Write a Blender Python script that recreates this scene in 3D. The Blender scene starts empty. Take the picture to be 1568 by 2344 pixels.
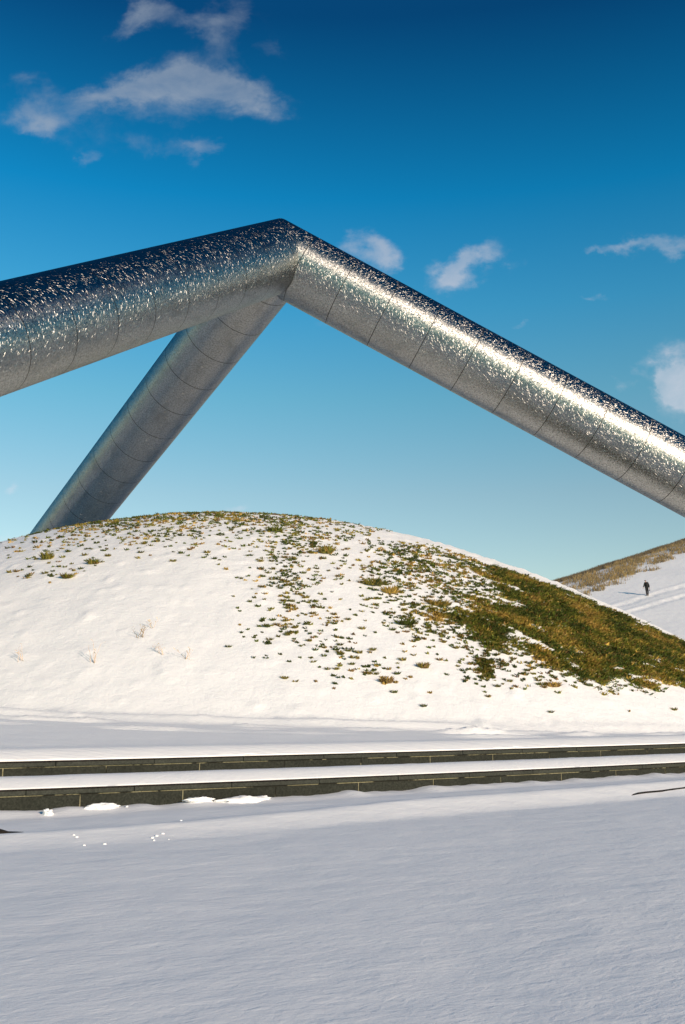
import bpy, bmesh, math, random
import numpy as np
from mathutils import Vector, Matrix

# ------------------------------------------------------------------ camera, world, sun, exposure
scene = bpy.context.scene
C = scene.collection
PITCH = math.radians(11.24)
cam_d = bpy.data.cameras.new("camera")
cam_d.sensor_fit = 'VERTICAL'; cam_d.sensor_height = 36; cam_d.sensor_width = 24
cam_d.lens = 35.0; cam_d.clip_start = 0.1; cam_d.clip_end = 20000
cam = bpy.data.objects.new("camera", cam_d); C.objects.link(cam)
cam.location = (0, 0, 0); cam.rotation_euler = (math.pi / 2 + PITCH, 0, 0)
scene.camera = cam
scene.view_settings.view_transform = 'Standard'; scene.view_settings.look = 'None'
scene.view_settings.exposure = 0.60; scene.view_settings.gamma = 1.0

SUN_EL = math.radians(16.5)
SUN_PHI = math.radians(42.0)          # from straight behind the camera, round to the right
sd = Vector((math.cos(SUN_EL) * math.sin(SUN_PHI), -math.cos(SUN_EL) * math.cos(SUN_PHI), math.sin(SUN_EL)))
sun_d = bpy.data.lights.new("sun", 'SUN'); sun_d.energy = 3.05; sun_d.angle = math.radians(0.53)
sun_d.color = (1.0, 0.76, 0.585)
sun = bpy.data.objects.new("sun", sun_d); C.objects.link(sun)
sun.rotation_euler = sd.to_track_quat('Z', 'Y').to_euler()

world = bpy.data.worlds.new("World"); scene.world = world; world.use_nodes = True
NT = world.node_tree; NT.nodes.clear()


class G:
    """tiny node-graph helper"""
    def __init__(s, nt): s.nt = nt
    def n(s, typ, **kw):
        nd = s.nt.nodes.new(typ)
        for k, v in kw.items(): setattr(nd, k, v)
        return nd
    def put(s, sock, v):
        if isinstance(v, bpy.types.NodeSocket): s.nt.links.new(v, sock)
        elif v is not None: sock.default_value = v
    def m(s, op, a, b=None, c=None, clamp=False):
        nd = s.n('ShaderNodeMath', operation=op); nd.use_clamp = clamp
        s.put(nd.inputs[0], a)
        if b is not None: s.put(nd.inputs[1], b)
        if c is not None: s.put(nd.inputs[2], c)
        return nd.outputs[0]
    def v(s, op, a, b=None):
        nd = s.n('ShaderNodeVectorMath', operation=op)
        s.put(nd.inputs[0], a)
        if op == 'SCALE': s.put(nd.inputs['Scale'], b)
        elif b is not None: s.put(nd.inputs[1], b)
        return nd.outputs[0]
    def mix(s, f, a, b, bt='MIX'):
        nd = s.n('ShaderNodeMix', data_type='RGBA', blend_type=bt)
        s.put(nd.inputs[0], f); s.put(nd.inputs[6], a); s.put(nd.inputs[7], b)
        return nd.outputs[2]
    def ramp(s, f, lo, hi, a=0.0, b=1.0, smooth=True):
        nd = s.n('ShaderNodeMapRange', interpolation_type='SMOOTHSTEP' if smooth else 'LINEAR')
        s.put(nd.inputs[0], f)
        for i, x in enumerate((lo, hi, a, b)): s.put(nd.inputs[1 + i], x)
        return nd.outputs[0]
    def noise(s, vec, scale, detail=4, rough=0.5, dist=0.0, out=0):
        nd = s.n('ShaderNodeTexNoise')
        if vec is not None: s.put(nd.inputs['Vector'], vec)
        s.put(nd.inputs['Scale'], scale); s.put(nd.inputs['Detail'], detail)
        s.put(nd.inputs['Roughness'], rough); s.put(nd.inputs['Distortion'], dist)
        return nd.outputs[out]
    def comb(s, x, y, z):
        nd = s.n('ShaderNodeCombineXYZ')
        for i, q in enumerate((x, y, z)): s.put(nd.inputs[i], q)
        return nd.outputs[0]
    def sep(s, v):
        nd = s.n('ShaderNodeSeparateXYZ'); s.put(nd.inputs[0], v); return nd.outputs
    def mapv(s, vec, scale=(1, 1, 1), rot=(0, 0, 0), loc=(0, 0, 0)):
        nd = s.n('ShaderNodeMapping'); s.put(nd.inputs[0], vec)
        nd.inputs['Scale'].default_value = scale; nd.inputs['Rotation'].default_value = rot
        nd.inputs['Location'].default_value = loc
        return nd.outputs[0]


def build_world():
    g = G(NT)
    sky = g.n('ShaderNodeTexSky', sky_type='NISHITA'); sky.sun_disc = False
    sky.sun_elevation = SUN_EL
    sky.sun_rotation = math.atan2(sd.x, sd.y)
    sky.air_density = 1.0; sky.dust_density = 0.3; sky.ozone_density = 2.0; sky.altitude = 0
    d = g.n('ShaderNodeTexCoord').outputs['Generated']
    x, y, z = g.sep(d)[:3]
    # deep, clean winter air: the blue gains depth away from the horizon
    deep = g.ramp(z, 0.02, 0.75, 0.0, 1.0, False)
    tint = g.n('ShaderNodeValToRGB'); g.put(tint.inputs[0], deep)
    cr = tint.color_ramp
    cr.elements[0].position = 0.0; cr.elements[0].color = SKY_T[0][1]
    cr.elements[1].position = 1.0; cr.elements[1].color = SKY_T[-1][1]
    for p, col in SKY_T[1:-1]:
        e = cr.elements.new(p); e.color = col
    col = g.mix(1.0, sky.outputs[0], tint.outputs[0], 'MULTIPLY')
    # the sky behind the camera, round the low sun, is as clear and deep as the rest
    col = g.mix(g.ramp(y, 0.15, -0.45), col, g.mix(1.0, col, (0.42, 0.86, 0.82, 1), 'MULTIPLY'))
    # clouds: soft banks at fixed headings in the sky
    yy = g.m('MAXIMUM', y, 0.05)
    a = g.m('DIVIDE', x, yy); b = g.m('DIVIDE', z, yy)
    nv = g.comb(a, g.m('MULTIPLY', b, 1.25), 3.1)
    wp = g.v('SCALE', g.v('SUBTRACT', g.noise(nv, 16.0, 6, 0.6, 0.0, 1), (0.5, 0.5, 0.5)), 0.10)
    a1, b1 = g.m('ADD', a, g.sep(wp)[0]), g.m('ADD', b, g.m('MULTIPLY', g.sep(wp)[1], 0.7))
    n1 = g.noise(nv, 13.0, 8, 0.58, 0.5)
    n2 = g.noise(nv, 28.0, 5, 0.6, 0.2)
    nn = g.m('ADD', g.m('MULTIPLY', n1, 0.72), g.m('MULTIPLY', n2, 0.28))
    tot = None
    for (a0, b0, ra, rb, rot, st) in CLOUDS:
        da = g.m('SUBTRACT', a1, a0); db = g.m('SUBTRACT', b1, b0)
        cs, sn = math.cos(rot), math.sin(rot)
        u = g.m('ADD', g.m('MULTIPLY', da, cs / ra), g.m('MULTIPLY', db, sn / ra))
        w = g.m('ADD', g.m('MULTIPLY', da, -sn / rb), g.m('MULTIPLY', db, cs / rb))
        q = g.m('ADD', g.m('MULTIPLY', u, u), g.m('MULTIPLY', w, w))
        k = g.m('MULTIPLY', g.m('POWER', 2.718, g.m('MULTIPLY', q, -0.9)), st)
        tot = k if tot is None else g.m('ADD', tot, k)
    tot = g.m('MINIMUM', tot, 1.15)
    mask = g.m('ADD', tot, g.m('MULTIPLY', g.m('SUBTRACT', nn, 0.5), 2.35))
    mask = g.m('MULTIPLY', g.ramp(mask, 0.10, 1.60), g.ramp(tot, 0.05, 0.35))
    mask = g.m('MULTIPLY', mask, g.ramp(y, 0.1, 0.3))
    cc = g.mix(g.ramp(b, 0.15, 0.75), CLOUD_C[0], CLOUD_C[1])
    col = g.mix(g.m('MULTIPLY', mask, 0.68), col, cc)
    bg = g.n('ShaderNodeBackground'); g.put(bg.inputs[0], col); bg.inputs[1].default_value = 0.108
    out = g.n('ShaderNodeOutputWorld'); NT.links.new(bg.outputs[0], out.inputs[0])


SKY_T = [(0.0, (1.10, 0.93, 0.78, 1)), (0.26, (0.80, 0.86, 0.75, 1)), (0.39, (0.49, 0.90, 0.83, 1)), (0.5, (0.23, 0.87, 0.95, 1)),
         (0.63, (0.03, 0.72, 0.95, 1)), (0.81, (0.015, 0.27, 0.47, 1)), (1.0, (0.045, 0.33, 0.56, 1))]
CLOUD_C = [(5.0, 4.85, 5.3, 1), (2.15, 2.5, 2.95, 1)]
FPX = 2279.0


def sky_dir(px, py):
    """heading of a cloud: tangent of azimuth, tangent of elevation along that heading"""
    cx, cy = (px - 784) / FPX, (1172 - py) / FPX
    yh = math.cos(PITCH) - cy * math.sin(PITCH); zz = math.sin(PITCH) + cy * math.cos(PITCH)
    return cx / yh, zz / yh


CLOUDS = []
for (px, py, rx, ry, rot, st) in [
        (235, 222, 105, 34, 8, .95), (330, 205, 80, 34, 5, .8), (420, 182, 95, 50, 0, .95), (520, 200, 95, 52, -10, 1.0), (588, 228, 58, 32, -22, .7),
        (50, 250, 62, 46, 10, .85), (85, 292, 36, 26, 20, .6), (40, 185, 60, 30, 0, .32), (140, 270, 60, 24, 20, .45),
        (300, 45, 62, 26, 35, .62), (360, 30, 60, 34, 0, .66), (440, 55, 60, 28, 0, .6), (520, 42, 62, 46, 20, .7), (520, 100, 50, 30, 0, .45), (605, 112, 40, 34, 0, .45),
        (455, 338, 48, 28, 20, .68), (330, 335, 110, 26, 5, .36), (185, 368, 34, 18, 30, .48), (220, 300, 90, 30, 0, .28), (400, 260, 120, 30, 0, .3),
        (832, 556, 36, 28, 0, .7), (866, 588, 40, 30, -30, .8), (868, 618, 22, 20, 0, .55),
        (1100, 590, 62, 22, 12, .8), (1045, 612, 52, 36, 30, .85), (1012, 645, 52, 26, 15, .7), (1062, 648, 40, 26, 0, .6),
        (1500, 562, 75, 20, 10, .75), (1420, 578, 36, 14, 20, .6), (1372, 590, 30, 10, 0, .5),
        (1560, 880, 56, 54, 0, 1.25), (1518, 862, 34, 32, 0, .8), (1610, 900, 80, 60, 0, 1.2), (1432, 886, 22, 16, 30, .6), (1455, 850, 18, 14, 0, .45),
        (30, 1116, 28, 14, 0, .7), (1184, 743, 22, 9, 5, .5), (1366, 686, 32, 9, 0, .5), (20, 1226, 70, 18, 0, .6), (540, 1166, 36, 10, 0, .4),
        (735, 752, 30, 14, -30, .4)]:
    a0, b0 = sky_dir(px, py)
    CLOUDS.append((a0, b0, rx / FPX * 1.05, ry / FPX * 1.15, math.radians(rot), st))
build_world()

# ------------------------------------------------------------------ helpers
rng = np.random.default_rng(7)
random.seed(7)
_perm = np.concatenate([rng.permutation(512)] * 2)
_ga = rng.random(512) * 2 * np.pi
_gx, _gy = np.cos(_ga), np.sin(_ga)


def perlin(x, y):
    x = np.asarray(x, float); y = np.asarray(y, float)
    xi = np.floor(x).astype(int); yi = np.floor(y).astype(int)
    xf = x - xi; yf = y - yi
    u = xf ** 3 * (xf * (xf * 6 - 15) + 10); w = yf ** 3 * (yf * (yf * 6 - 15) + 10)
    def gr(ix, iy, dx, dy):
        h = _perm[(_perm[ix & 511] + iy) & 511]
        return _gx[h] * dx + _gy[h] * dy
    a = gr(xi, yi, xf, yf); b = gr(xi + 1, yi, xf - 1, yf)
    c = gr(xi, yi + 1, xf, yf - 1); d = gr(xi + 1, yi + 1, xf - 1, yf - 1)
    return (a + u * (b - a)) + w * ((c + u * (d - c)) - (a + u * (b - a)))


def fbm(x, y, oct=4, gain=0.5, ox=0.0):
    r = 0; amp = 1.0; x = np.asarray(x, float) + ox; y = np.asarray(y, float) + ox * 0.7
    for i in range(oct):
        r = r + amp * perlin(x, y); x = x * 2.03 + 11.3; y = y * 2.03 + 5.7; amp *= gain
    return r


def sstep(a, b, x):
    t = np.clip((x - a) / (b - a), 0, 1); return t * t * (3 - 2 * t)


def link(o, parent=None, kind=None, label=None, cat=None, group=None):
    C.objects.link(o)
    if parent: o.parent = parent
    tag(o, kind, label, cat, group); return o


def tag(o, kind=None, label=None, cat=None, group=None):
    if kind: o['kind'] = kind
    if label: o['label'] = label
    if cat: o['category'] = cat
    if group: o['group'] = group


def np_mesh(name, verts, faces, mats, smooth=True, mat_idx=None):
    """verts (n,3), faces (m,k) of equal size k"""
    verts = np.asarray(verts, np.float32); faces = np.asarray(faces, np.int32)
    me = bpy.data.meshes.new(name); k = faces.shape[1]
    me.vertices.add(len(verts)); me.vertices.foreach_set('co', verts.ravel())
    me.loops.add(faces.size); me.loops.foreach_set('vertex_index', faces.ravel())
    me.polygons.add(len(faces))
    me.polygons.foreach_set('loop_start', np.arange(0, faces.size, k, dtype=np.int32))
    me.polygons.foreach_set('loop_total', np.full(len(faces), k, np.int32))
    me.polygons.foreach_set('use_smooth', np.full(len(faces), smooth, bool))
    if mat_idx is not None: me.polygons.foreach_set('material_index', np.asarray(mat_idx, np.int32))
    me.update(calc_edges=True); me.validate()
    for m in (mats if isinstance(mats, (list, tuple)) else [mats]): me.materials.append(m)
    return me


def grid_mesh(name, X, Y, Z, mat, keep=None):
    n, m = X.shape
    idx = np.arange(n * m).reshape(n, m)
    f = np.stack([idx[:-1, :-1], idx[:-1, 1:], idx[1:, 1:], idx[1:, :-1]], -1).reshape(-1, 4)
    v = np.stack([X, Y, Z], -1).reshape(-1, 3)
    if keep is not None:
        kf = keep.reshape(-1)[f].all(1); f = f[kf]
        used = np.zeros(n * m, bool); used[f.ravel()] = True
        remap = np.cumsum(used) - 1; v = v[used]; f = remap[f]
        me = np_mesh(name, v, f, mat); return me, used
    return np_mesh(name, v, f, mat), None


def add_col(me, name, cols, domain='POINT'):
    a = me.color_attributes.new(name, 'FLOAT_COLOR', domain)
    c = np.ones((len(cols), 4), np.float32); c[:, :cols.shape[1]] = cols
    a.data.foreach_set('color', c.ravel())


def new_mat(name):
    m = bpy.data.materials.new(name); m.use_nodes = True
    nt = m.node_tree; nt.nodes.clear(); g = G(nt)
    out = g.n('ShaderNodeOutputMaterial'); b = g.n('ShaderNodeBsdfPrincipled')
    nt.links.new(b.outputs[0], out.inputs[0])
    return m, g, b


# ------------------------------------------------------------------ materials
def snow_mat(name, streak=(1, 1, 1), rot=0.0, fine=1.0, turf=False, amp=1.0):
    m, g, b = new_mat(name)
    pos = g.n('ShaderNodeNewGeometry').outputs['Position']
    base = g.mix(g.noise(pos, 3.0, 3), (0.87, 0.885, 0.90, 1), (0.915, 0.91, 0.915, 1))
    sv = g.mapv(g.mapv(pos, (1, 1, 1), (0, 0, rot)), streak)
    h1 = g.noise(sv, 5.0 * fine, 3, 0.55, 0.4)
    h2 = g.noise(sv, 19.0 * fine, 3, 0.6, 0.5)
    h3 = g.noise(pos, 85.0, 2, 0.6)
    h = g.m('ADD', g.m('MULTIPLY', h1, 0.55), g.m('MULTIPLY', h2, 0.30))
    h = g.m('ADD', h, g.m('MULTIPLY', h3, 0.06))
    bp = g.n('ShaderNodeBump'); bp.inputs['Strength'].default_value = 1.0
    bp.inputs['Distance'].default_value = 0.06 * amp
    g.put(bp.inputs['Height'], h); g.put(b.inputs['Normal'], bp.outputs[0])
    rough = 0.62
    if turf:
        at = g.n('ShaderNodeAttribute'); at.attribute_name = 'turf'
        f = g.sep(at.outputs['Vector'])[0]
        nz = g.noise(g.mapv(pos, (1.0, 1.0, 1.3), (0, 0, 0.5)), 4.2, 6, 0.62, 0.6)
        f2 = g.m('ADD', f, g.m('MULTIPLY', g.m('SUBTRACT', nz, 0.5), 1.35))
        k = g.ramp(f2, 0.53, 0.58)
        tc = g.mix(g.ramp(g.noise(pos, 7.0, 4, 0.6), 0.35, 0.65), (0.13, 0.13, 0.028, 1), (0.26, 0.19, 0.055, 1))
        tc = g.mix(g.ramp(g.noise(pos, 26.0, 3, 0.6), 0.4, 0.62), tc, (0.030, 0.042, 0.012, 1))
        base = g.mix(k, base, tc)
        g.put(b.inputs['Roughness'], g.m('ADD', 0.62, g.m('MULTIPLY', k, 0.3)))
    else:
        b.inputs['Roughness'].default_value = rough
    g.put(b.inputs['Base Color'], base)
    b.inputs['Specular IOR Level'].default_value = 0.28
    return m


M_SNOW = snow_mat('snow_flat', (0.75, 1.5, 1), math.radians(-32), 0.9, amp=0.21)
M_SNOW_T = snow_mat('snow_terrace', (0.5, 1.8, 1), math.radians(-8), 1.0, amp=0.34)
M_LEDGE = snow_mat('snow_ledge', (1, 1, 1), 0, 1.0, amp=0.22)
M_MOUND = snow_mat('snow_mound', (0.8, 1.0, 1), 0.4, 0.6, True, amp=0.6)
M_HILL = snow_mat('snow_hill', (1, 1, 1), 0, 0.25, amp=1.0)


def steel_mat():
    m = bpy.data.materials.new('brushed_stainless_steel'); m.use_nodes = True
    m.node_tree.nodes.clear(); g = G(m.node_tree)
    out = g.n('ShaderNodeOutputMaterial'); b = g.n('ShaderNodeBsdfAnisotropic', distribution='BECKMANN')
    m.node_tree.links.new(b.outputs[0], out.inputs[0])
    uv = g.n('ShaderNodeUVMap').outputs[0]
    geo = g.n('ShaderNodeNewGeometry'); N = geo.outputs['Normal']; pos = geo.outputs['Position']
    # orbital grinding strokes: short curved dashes, each brushed its own way, so each glints
    # only when the sun lies across it
    tg = g.n('ShaderNodeTangent', direction_type='UV_MAP'); T1 = tg.outputs[0]
    T2 = g.v('CROSS_PRODUCT', T1, N)
    strokes = None; angle = None; jig = None
    for i, (sc, off, ln, wd) in enumerate(STROKES):
        wv = g.v('ADD', uv, (off, off * 0.37, 0.0))
        vo = g.n('ShaderNodeTexVoronoi', voronoi_dimensions='2D', feature='F1')
        g.put(vo.inputs['Vector'], wv); vo.inputs['Scale'].default_value = sc
        loc = g.v('SUBTRACT', wv, vo.outputs['Position'])
        lx, ly = g.sep(loc)[:2]
        wn = g.n('ShaderNodeTexWhiteNoise', noise_dimensions='3D'); g.put(wn.inputs['Vector'], vo.outputs['Position'])
        cz, cb, ck = g.sep(wn.outputs['Color'])[:3]
        ang = g.m('MULTIPLY', cz, 3.1416)
        cs = g.m('COSINE', ang); sn = g.m('SINE', ang)
        u = g.m('ADD', g.m('MULTIPLY', lx, cs), g.m('MULTIPLY', ly, sn))
        w = g.m('SUBTRACT', g.m('MULTIPLY', ly, cs), g.m('MULTIPLY', lx, sn))
        w = g.m('ADD', w, g.m('MULTIPLY', g.m('MULTIPLY', u, u), 5.0))
        lk = g.m('MULTIPLY', g.m('ADD', 0.45, g.m('MULTIPLY', ck, 0.75)), ln)
        uu = g.m('DIVIDE', g.m('ABSOLUTE', u), lk)
        ins = g.m('MULTIPLY', g.ramp(uu, 1.0, 0.8), g.ramp(g.m('ABSOLUTE', w), wd, wd * 0.55))
        jg = g.v('SCALE', g.v('SUBTRACT', wn.outputs['Color'], (0.5, 0.5, 0.5)), g.m('MULTIPLY', ins, TILT))
        if strokes is None: strokes, angle, jig = ins, ang, jg
        else:
            sel = g.m('GREATER_THAN', ins, strokes)
            angle = g.m('ADD', g.m('MULTIPLY', ang, sel), g.m('MULTIPLY', angle, g.m('SUBTRACT', 1.0, sel)))
            strokes = g.m('MAXIMUM', strokes, ins); jig = g.v('ADD', jig, jg)
    on = g.ramp(strokes, 0.15, 0.3)
    angle = g.m('MULTIPLY', angle, on)
    tv = g.v('ADD', g.v('SCALE', T2, g.m('COSINE', angle)), g.v('SCALE', T1, g.m('MULTIPLY', g.m('SINE', angle), -1.0)))
    g.put(b.inputs['Tangent'], g.v('NORMALIZE', tv))
    g.put(b.inputs['Anisotropy'], g.m('ADD', BASE_ANISO, g.m('MULTIPLY', on, STROKE_ANISO - BASE_ANISO)))
    wob = g.v('SUBTRACT', g.noise(uv, 1.1, 2, 0.5, 0, 1), (0.5, 0.5, 0.5))
    fin = g.v('SUBTRACT', g.noise(uv, 40.0, 2, 0.6, 0, 1), (0.5, 0.5, 0.5))
    nrm = g.v('ADD', N, jig)
    nrm = g.v('ADD', nrm, g.v('SCALE', wob, 0.035))
    nrm = g.v('ADD', nrm, g.v('SCALE', fin, 0.17))
    nrm = g.v('NORMALIZE', nrm)
    g.put(b.inputs['Normal'], nrm)
    g.put(b.inputs['Roughness'], g.m('ADD', BASE_ROUGH, g.m('MULTIPLY', strokes, STROKE_ROUGH - BASE_ROUGH)))
    # stains and the dark gaps of the panel seams
    su, sv = g.sep(uv)[:2]
    stain = g.ramp(g.noise(g.mapv(uv, (1.6, 0.7, 1)), 1.6, 6, 0.66, 0.3), 0.45, 0.80)
    speck = g.noise(uv, 22.0, 3, 0.65)
    col = g.mix(stain, (0.38, 0.39, 0.385, 1), (0.20, 0.215, 0.215, 1))
    col = g.mix(g.ramp(speck, 0.35, 0.7), col, (0.22, 0.225, 0.215, 1))
    g.put(b.inputs['Color'], col)
    return m


BASE_ROUGH = 0.43; STROKE_ROUGH = 0.42; TILT = 0.55; BASE_ANISO = -0.31; STROKE_ANISO = -0.66
STROKES = [(12.0, 31.0, 0.038, 0.0062), (13.5, 38.3, 0.034, 0.0056), (10.0, 0.0, 0.046, 0.0068), (11.0, 4.3, 0.042, 0.0064),
           (9.2, 9.1, 0.050, 0.0072), (15.0, 14.7, 0.030, 0.0052), (14.2, 51.9, 0.032, 0.0054)]
M_STEEL = steel_mat()
M_SEAM, g, b = new_mat('seam_gap')
b.inputs['Base Color'].default_value = (0.06, 0.06, 0.055, 1); b.inputs['Roughness'].default_value = 0.5
b.inputs['Metallic'].default_value = 1.0


def stone_mat(name, c1, c2, bump=0.004):
    m, g, b = new_mat(name)
    pos = g.n('ShaderNodeNewGeometry').outputs['Position']
    n = g.noise(pos, 42.0, 5, 0.7); n2 = g.noise(pos, 1.7, 4, 0.6)
    col = g.mix(g.ramp(n, 0.3, 0.7), c1 + (1,), c2 + (1,))
    col = g.mix(g.m('MULTIPLY', g.ramp(n2, 0.4, 0.7), 0.4), col, tuple(q * 0.6 for q in c1) + (1,))
    g.put(b.inputs['Base Color'], col); b.inputs['Roughness'].default_value = 0.85; b.inputs['Specular IOR Level'].default_value = 0.2
    bp = g.n('ShaderNodeBump'); bp.inputs['Distance'].default_value = bump
    g.put(bp.inputs['Height'], n); g.put(b.inputs['Normal'], bp.outputs[0])
    return m


M_RISER = stone_mat('dark_granite', (0.014, 0.016, 0.012), (0.038, 0.041, 0.032))
M_COPING = stone_mat('coping_granite', (0.028, 0.031, 0.025), (0.058, 0.062, 0.050))
M_MORTAR = stone_mat('pale_mortar', (0.17, 0.155, 0.09), (0.31, 0.29, 0.19))
_g = G(M_MORTAR.node_tree); _b = [q for q in M_MORTAR.node_tree.nodes if q.type == 'BSDF_PRINCIPLED'][0]
_src = _b.inputs['Base Color'].links[0].from_socket
_p = _g.n('ShaderNodeNewGeometry').outputs['Position']
_g.put(_b.inputs['Base Color'], _g.mix(_g.ramp(_g.noise(_p, 2.3, 4, 0.6), 0.44, 0.50), (0.02, 0.02, 0.015, 1), _src))
M_MOSS_HOLE = stone_mat('black_moss_and_hole', (0.008, 0.007, 0.006), (0.028, 0.022, 0.018), 0.008)


def blade_mat(name, rough=0.7):
    m, g, b = new_mat(name)
    at = g.n('ShaderNodeAttribute'); at.attribute_name = 'tone'
    g.put(b.inputs['Base Color'], at.outputs['Color']); b.inputs['Roughness'].default_value = rough
    b.inputs['Specular IOR Level'].default_value = 0.2
    return m


M_BLADE = blade_mat('grass_blades')


def flat_mat(name, col, rough=0.8, metal=0.0, nz=12.0):
    m, g, b = new_mat(name)
    n = g.noise(g.n('ShaderNodeTexCoord').outputs['Object'], nz, 3)
    g.put(b.inputs['Base Color'], g.mix(n, tuple(q * 0.75 for q in col) + (1,), tuple(q * 1.2 for q in col) + (1,)))
    b.inputs['Roughness'].default_value = rough; b.inputs['Metallic'].default_value = metal
    return m


# ------------------------------------------------------------------ terrain functions (metres, camera eye at 0,0,0)
R_ARC = 70.0; TH0 = math.radians(31.5)
OX, OY = -R_ARC * math.sin(TH0), 12.9 + R_ARC * math.cos(TH0)


def arc(t, s):
    """point at length t along the step line and s metres behind the front of the upper step"""
    h = TH0 + np.asarray(t) / R_ARC; r = R_ARC - np.asarray(s)
    return OX + r * np.sin(h), OY - r * np.cos(h)


def inv(x, y):
    dx, dy = x - OX, y - OY; r = np.hypot(dx, dy)
    return (np.arctan2(dx, -dy) - TH0) * R_ARC, R_ARC - r


Z1, Z2, S2 = -0.54, -0.775, -0.75       # coping tops; front of the lower step


def base2(t): return np.interp(t, [-6, -4, 0, 6, 12], [-1.0, -0.985, -0.935, -0.905, -0.89])


def s3(t): return np.interp(t, [-8, -3, 0, 5.5, 12], [-2.55, -2.38, -1.88, -1.64, -1.6])


def mound_raw(x, y):
    q = 0.02235 * (x + 3.664) ** 2 + 0.0284 * (y - 33) ** 2
    q = np.minimum(q, 22)
    return 6.191 - q + 0.0164 * q * q, q


def terrace_z(x, y):
    t, s = inv(x, y)
    slope = np.clip(0.066 - 0.0042 * np.clip(x, 0, 99), 0.03, 0.08)
    z = Z1 + 0.003 + 0.115 * (1 - (1 - np.clip(s / 0.40, 0, 1)) ** 1.6) - 0.02 * sstep(0.5, 0.9, s) + np.minimum(np.maximum(s - 0.5, 0), 9) * slope
    z = z - np.maximum(s - 55, 0) * 0.1
    return z


def terrace_detail(x, y):
    t, s = inv(x, y)
    zr, q = mound_raw(x, y)
    d = (q - 7.15) * 1.1                        # about metres outside the toe of the mound
    z = 0.10 * np.exp(-((d - 0.25) / 0.17) ** 2) * (0.75 + 0.6 * perlin(x * 0.5, y * 0.5))     # drifted lip
    z = z - 0.05 * np.exp(-((d - 0.7) / 0.35) ** 2)
    # old ski tracks, half filled
    for dd, ph, am in ((1.45, 0.0, 0.10), (1.15, 9.0, 0.06), (2.3, 4.0, 0.04)):
        ga = sstep(-0.15, 0.35, perlin(x * 0.55 + ph, y * 0.2))
        c = dd + 0.25 * perlin(x * 0.3 + ph, 2.2)
        z = z + ga * am * (np.exp(-((d - c) / 0.11) ** 2) - 0.8 * np.exp(-((d - c - 0.25) / 0.14) ** 2)) * (1 + 0.7 * perlin(x * 3.1, y * 3))
    z = z + 0.012 * fbm(x * 0.8, y * 0.8, 3)
    return z * sstep(0.5, 1.2, s)


def mound_z(x, y):
    zr, q = mound_raw(x, y)
    zt = terrace_z(x, y) + terrace_detail(x, y)
    k = 0.10                                     # soft toe
    h = np.clip(0.5 + 0.5 * (zr - zt) / k, 0, 1)
    z = zt * (1 - h) + zr * h + k * h * (1 - h)
    bump = 0.022 * fbm(x * 1.1, y * 1.1, 4) + 0.03 * fbm(x * 0.4, y * 0.4, 2, ox=31)
    dim = np.maximum(fbm(x * 2.6, y * 3.4, 2, ox=77) - 0.25, 0) * 0.10     # snow-capped hummocks
    return z + (bump + dim) * sstep(8.2, 7.0, q)


def ground_z(x, y):
    t, s = inv(x, y)
    zb = base2(t); e = s3(t)
    zf = -1.065 - 0.012 * np.clip(-(s + 4), 0, 8) * 0.4
    k = sstep(-0.62, 0.0, s - e)
    z = zf * (1 - k) + (zb - 0.035) * k
    z = z + 0.02 * np.exp(-((s - e - 0.02) / 0.16) ** 2)
    lipz = (zb - 0.005 + 0.040 * fbm(t * 1.9, 0.3, 4)) - z
    z = z + lipz * sstep(-0.42, -0.05, s - S2) 
    z = z + 0.010 * fbm(x * 0.9, y * 0.9, 3) + 0.0045 * fbm(x * 3.0, y * 5.0, 3, ox=9) * sstep(-0.2, -0.9, s - S2)
    far = sstep(0.25, 0.5, s) * (t > -5e9)
    z = np.where(s > S2 + 0.12, -1.35, z)
    return z


# ------------------------------------------------------------------ ground
def axis(a, b, step, far, grow=1.35):
    core = np.arange(a, b + step / 2, step); lo = []; hi = []; d = step; p = a
    while p > -far: d *= grow; p -= d; lo.append(p)
    d = step; p = b
    while p < far: d *= grow; p += d; hi.append(p)
    return np.array(lo[::-1] + list(core) + hi)


tt = axis(-14, 22, 0.06, 200, 1.25)
tt = tt[(tt > -100) & (tt < 100)]
ss = np.concatenate([-np.geomspace(60, 12.2, 30), np.arange(-12.0, -2.9, 0.06), np.arange(-2.9, S2 + 0.10, 0.03), [S2 + 0.13, 3, 60]])
T, S = np.meshgrid(tt, ss, indexing='ij')
X, Y = arc(T, S); Z = ground_z(X, Y)
Z = np.where(S > S2 + 0.115, -1.4, Z)
me, _ = grid_mesh('ground', X, Y, Z, M_SNOW)
ground = link(bpy.data.objects.new('ground', me), kind='structure')

# the wide snowfield reaching the horizon, a little lower than everything near
ax = axis(-120, 160, 8, 9000, 1.5)
X, Y = np.meshgrid(ax, ax + 40, indexing='ij')
Z = -1.55 + 0.15 * fbm(X * 0.02, Y * 0.02, 2)
me, _ = grid_mesh('snowfield', X, Y, Z, M_HILL)
link(bpy.data.objects.new('snowfield', me), kind='structure')

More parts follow.
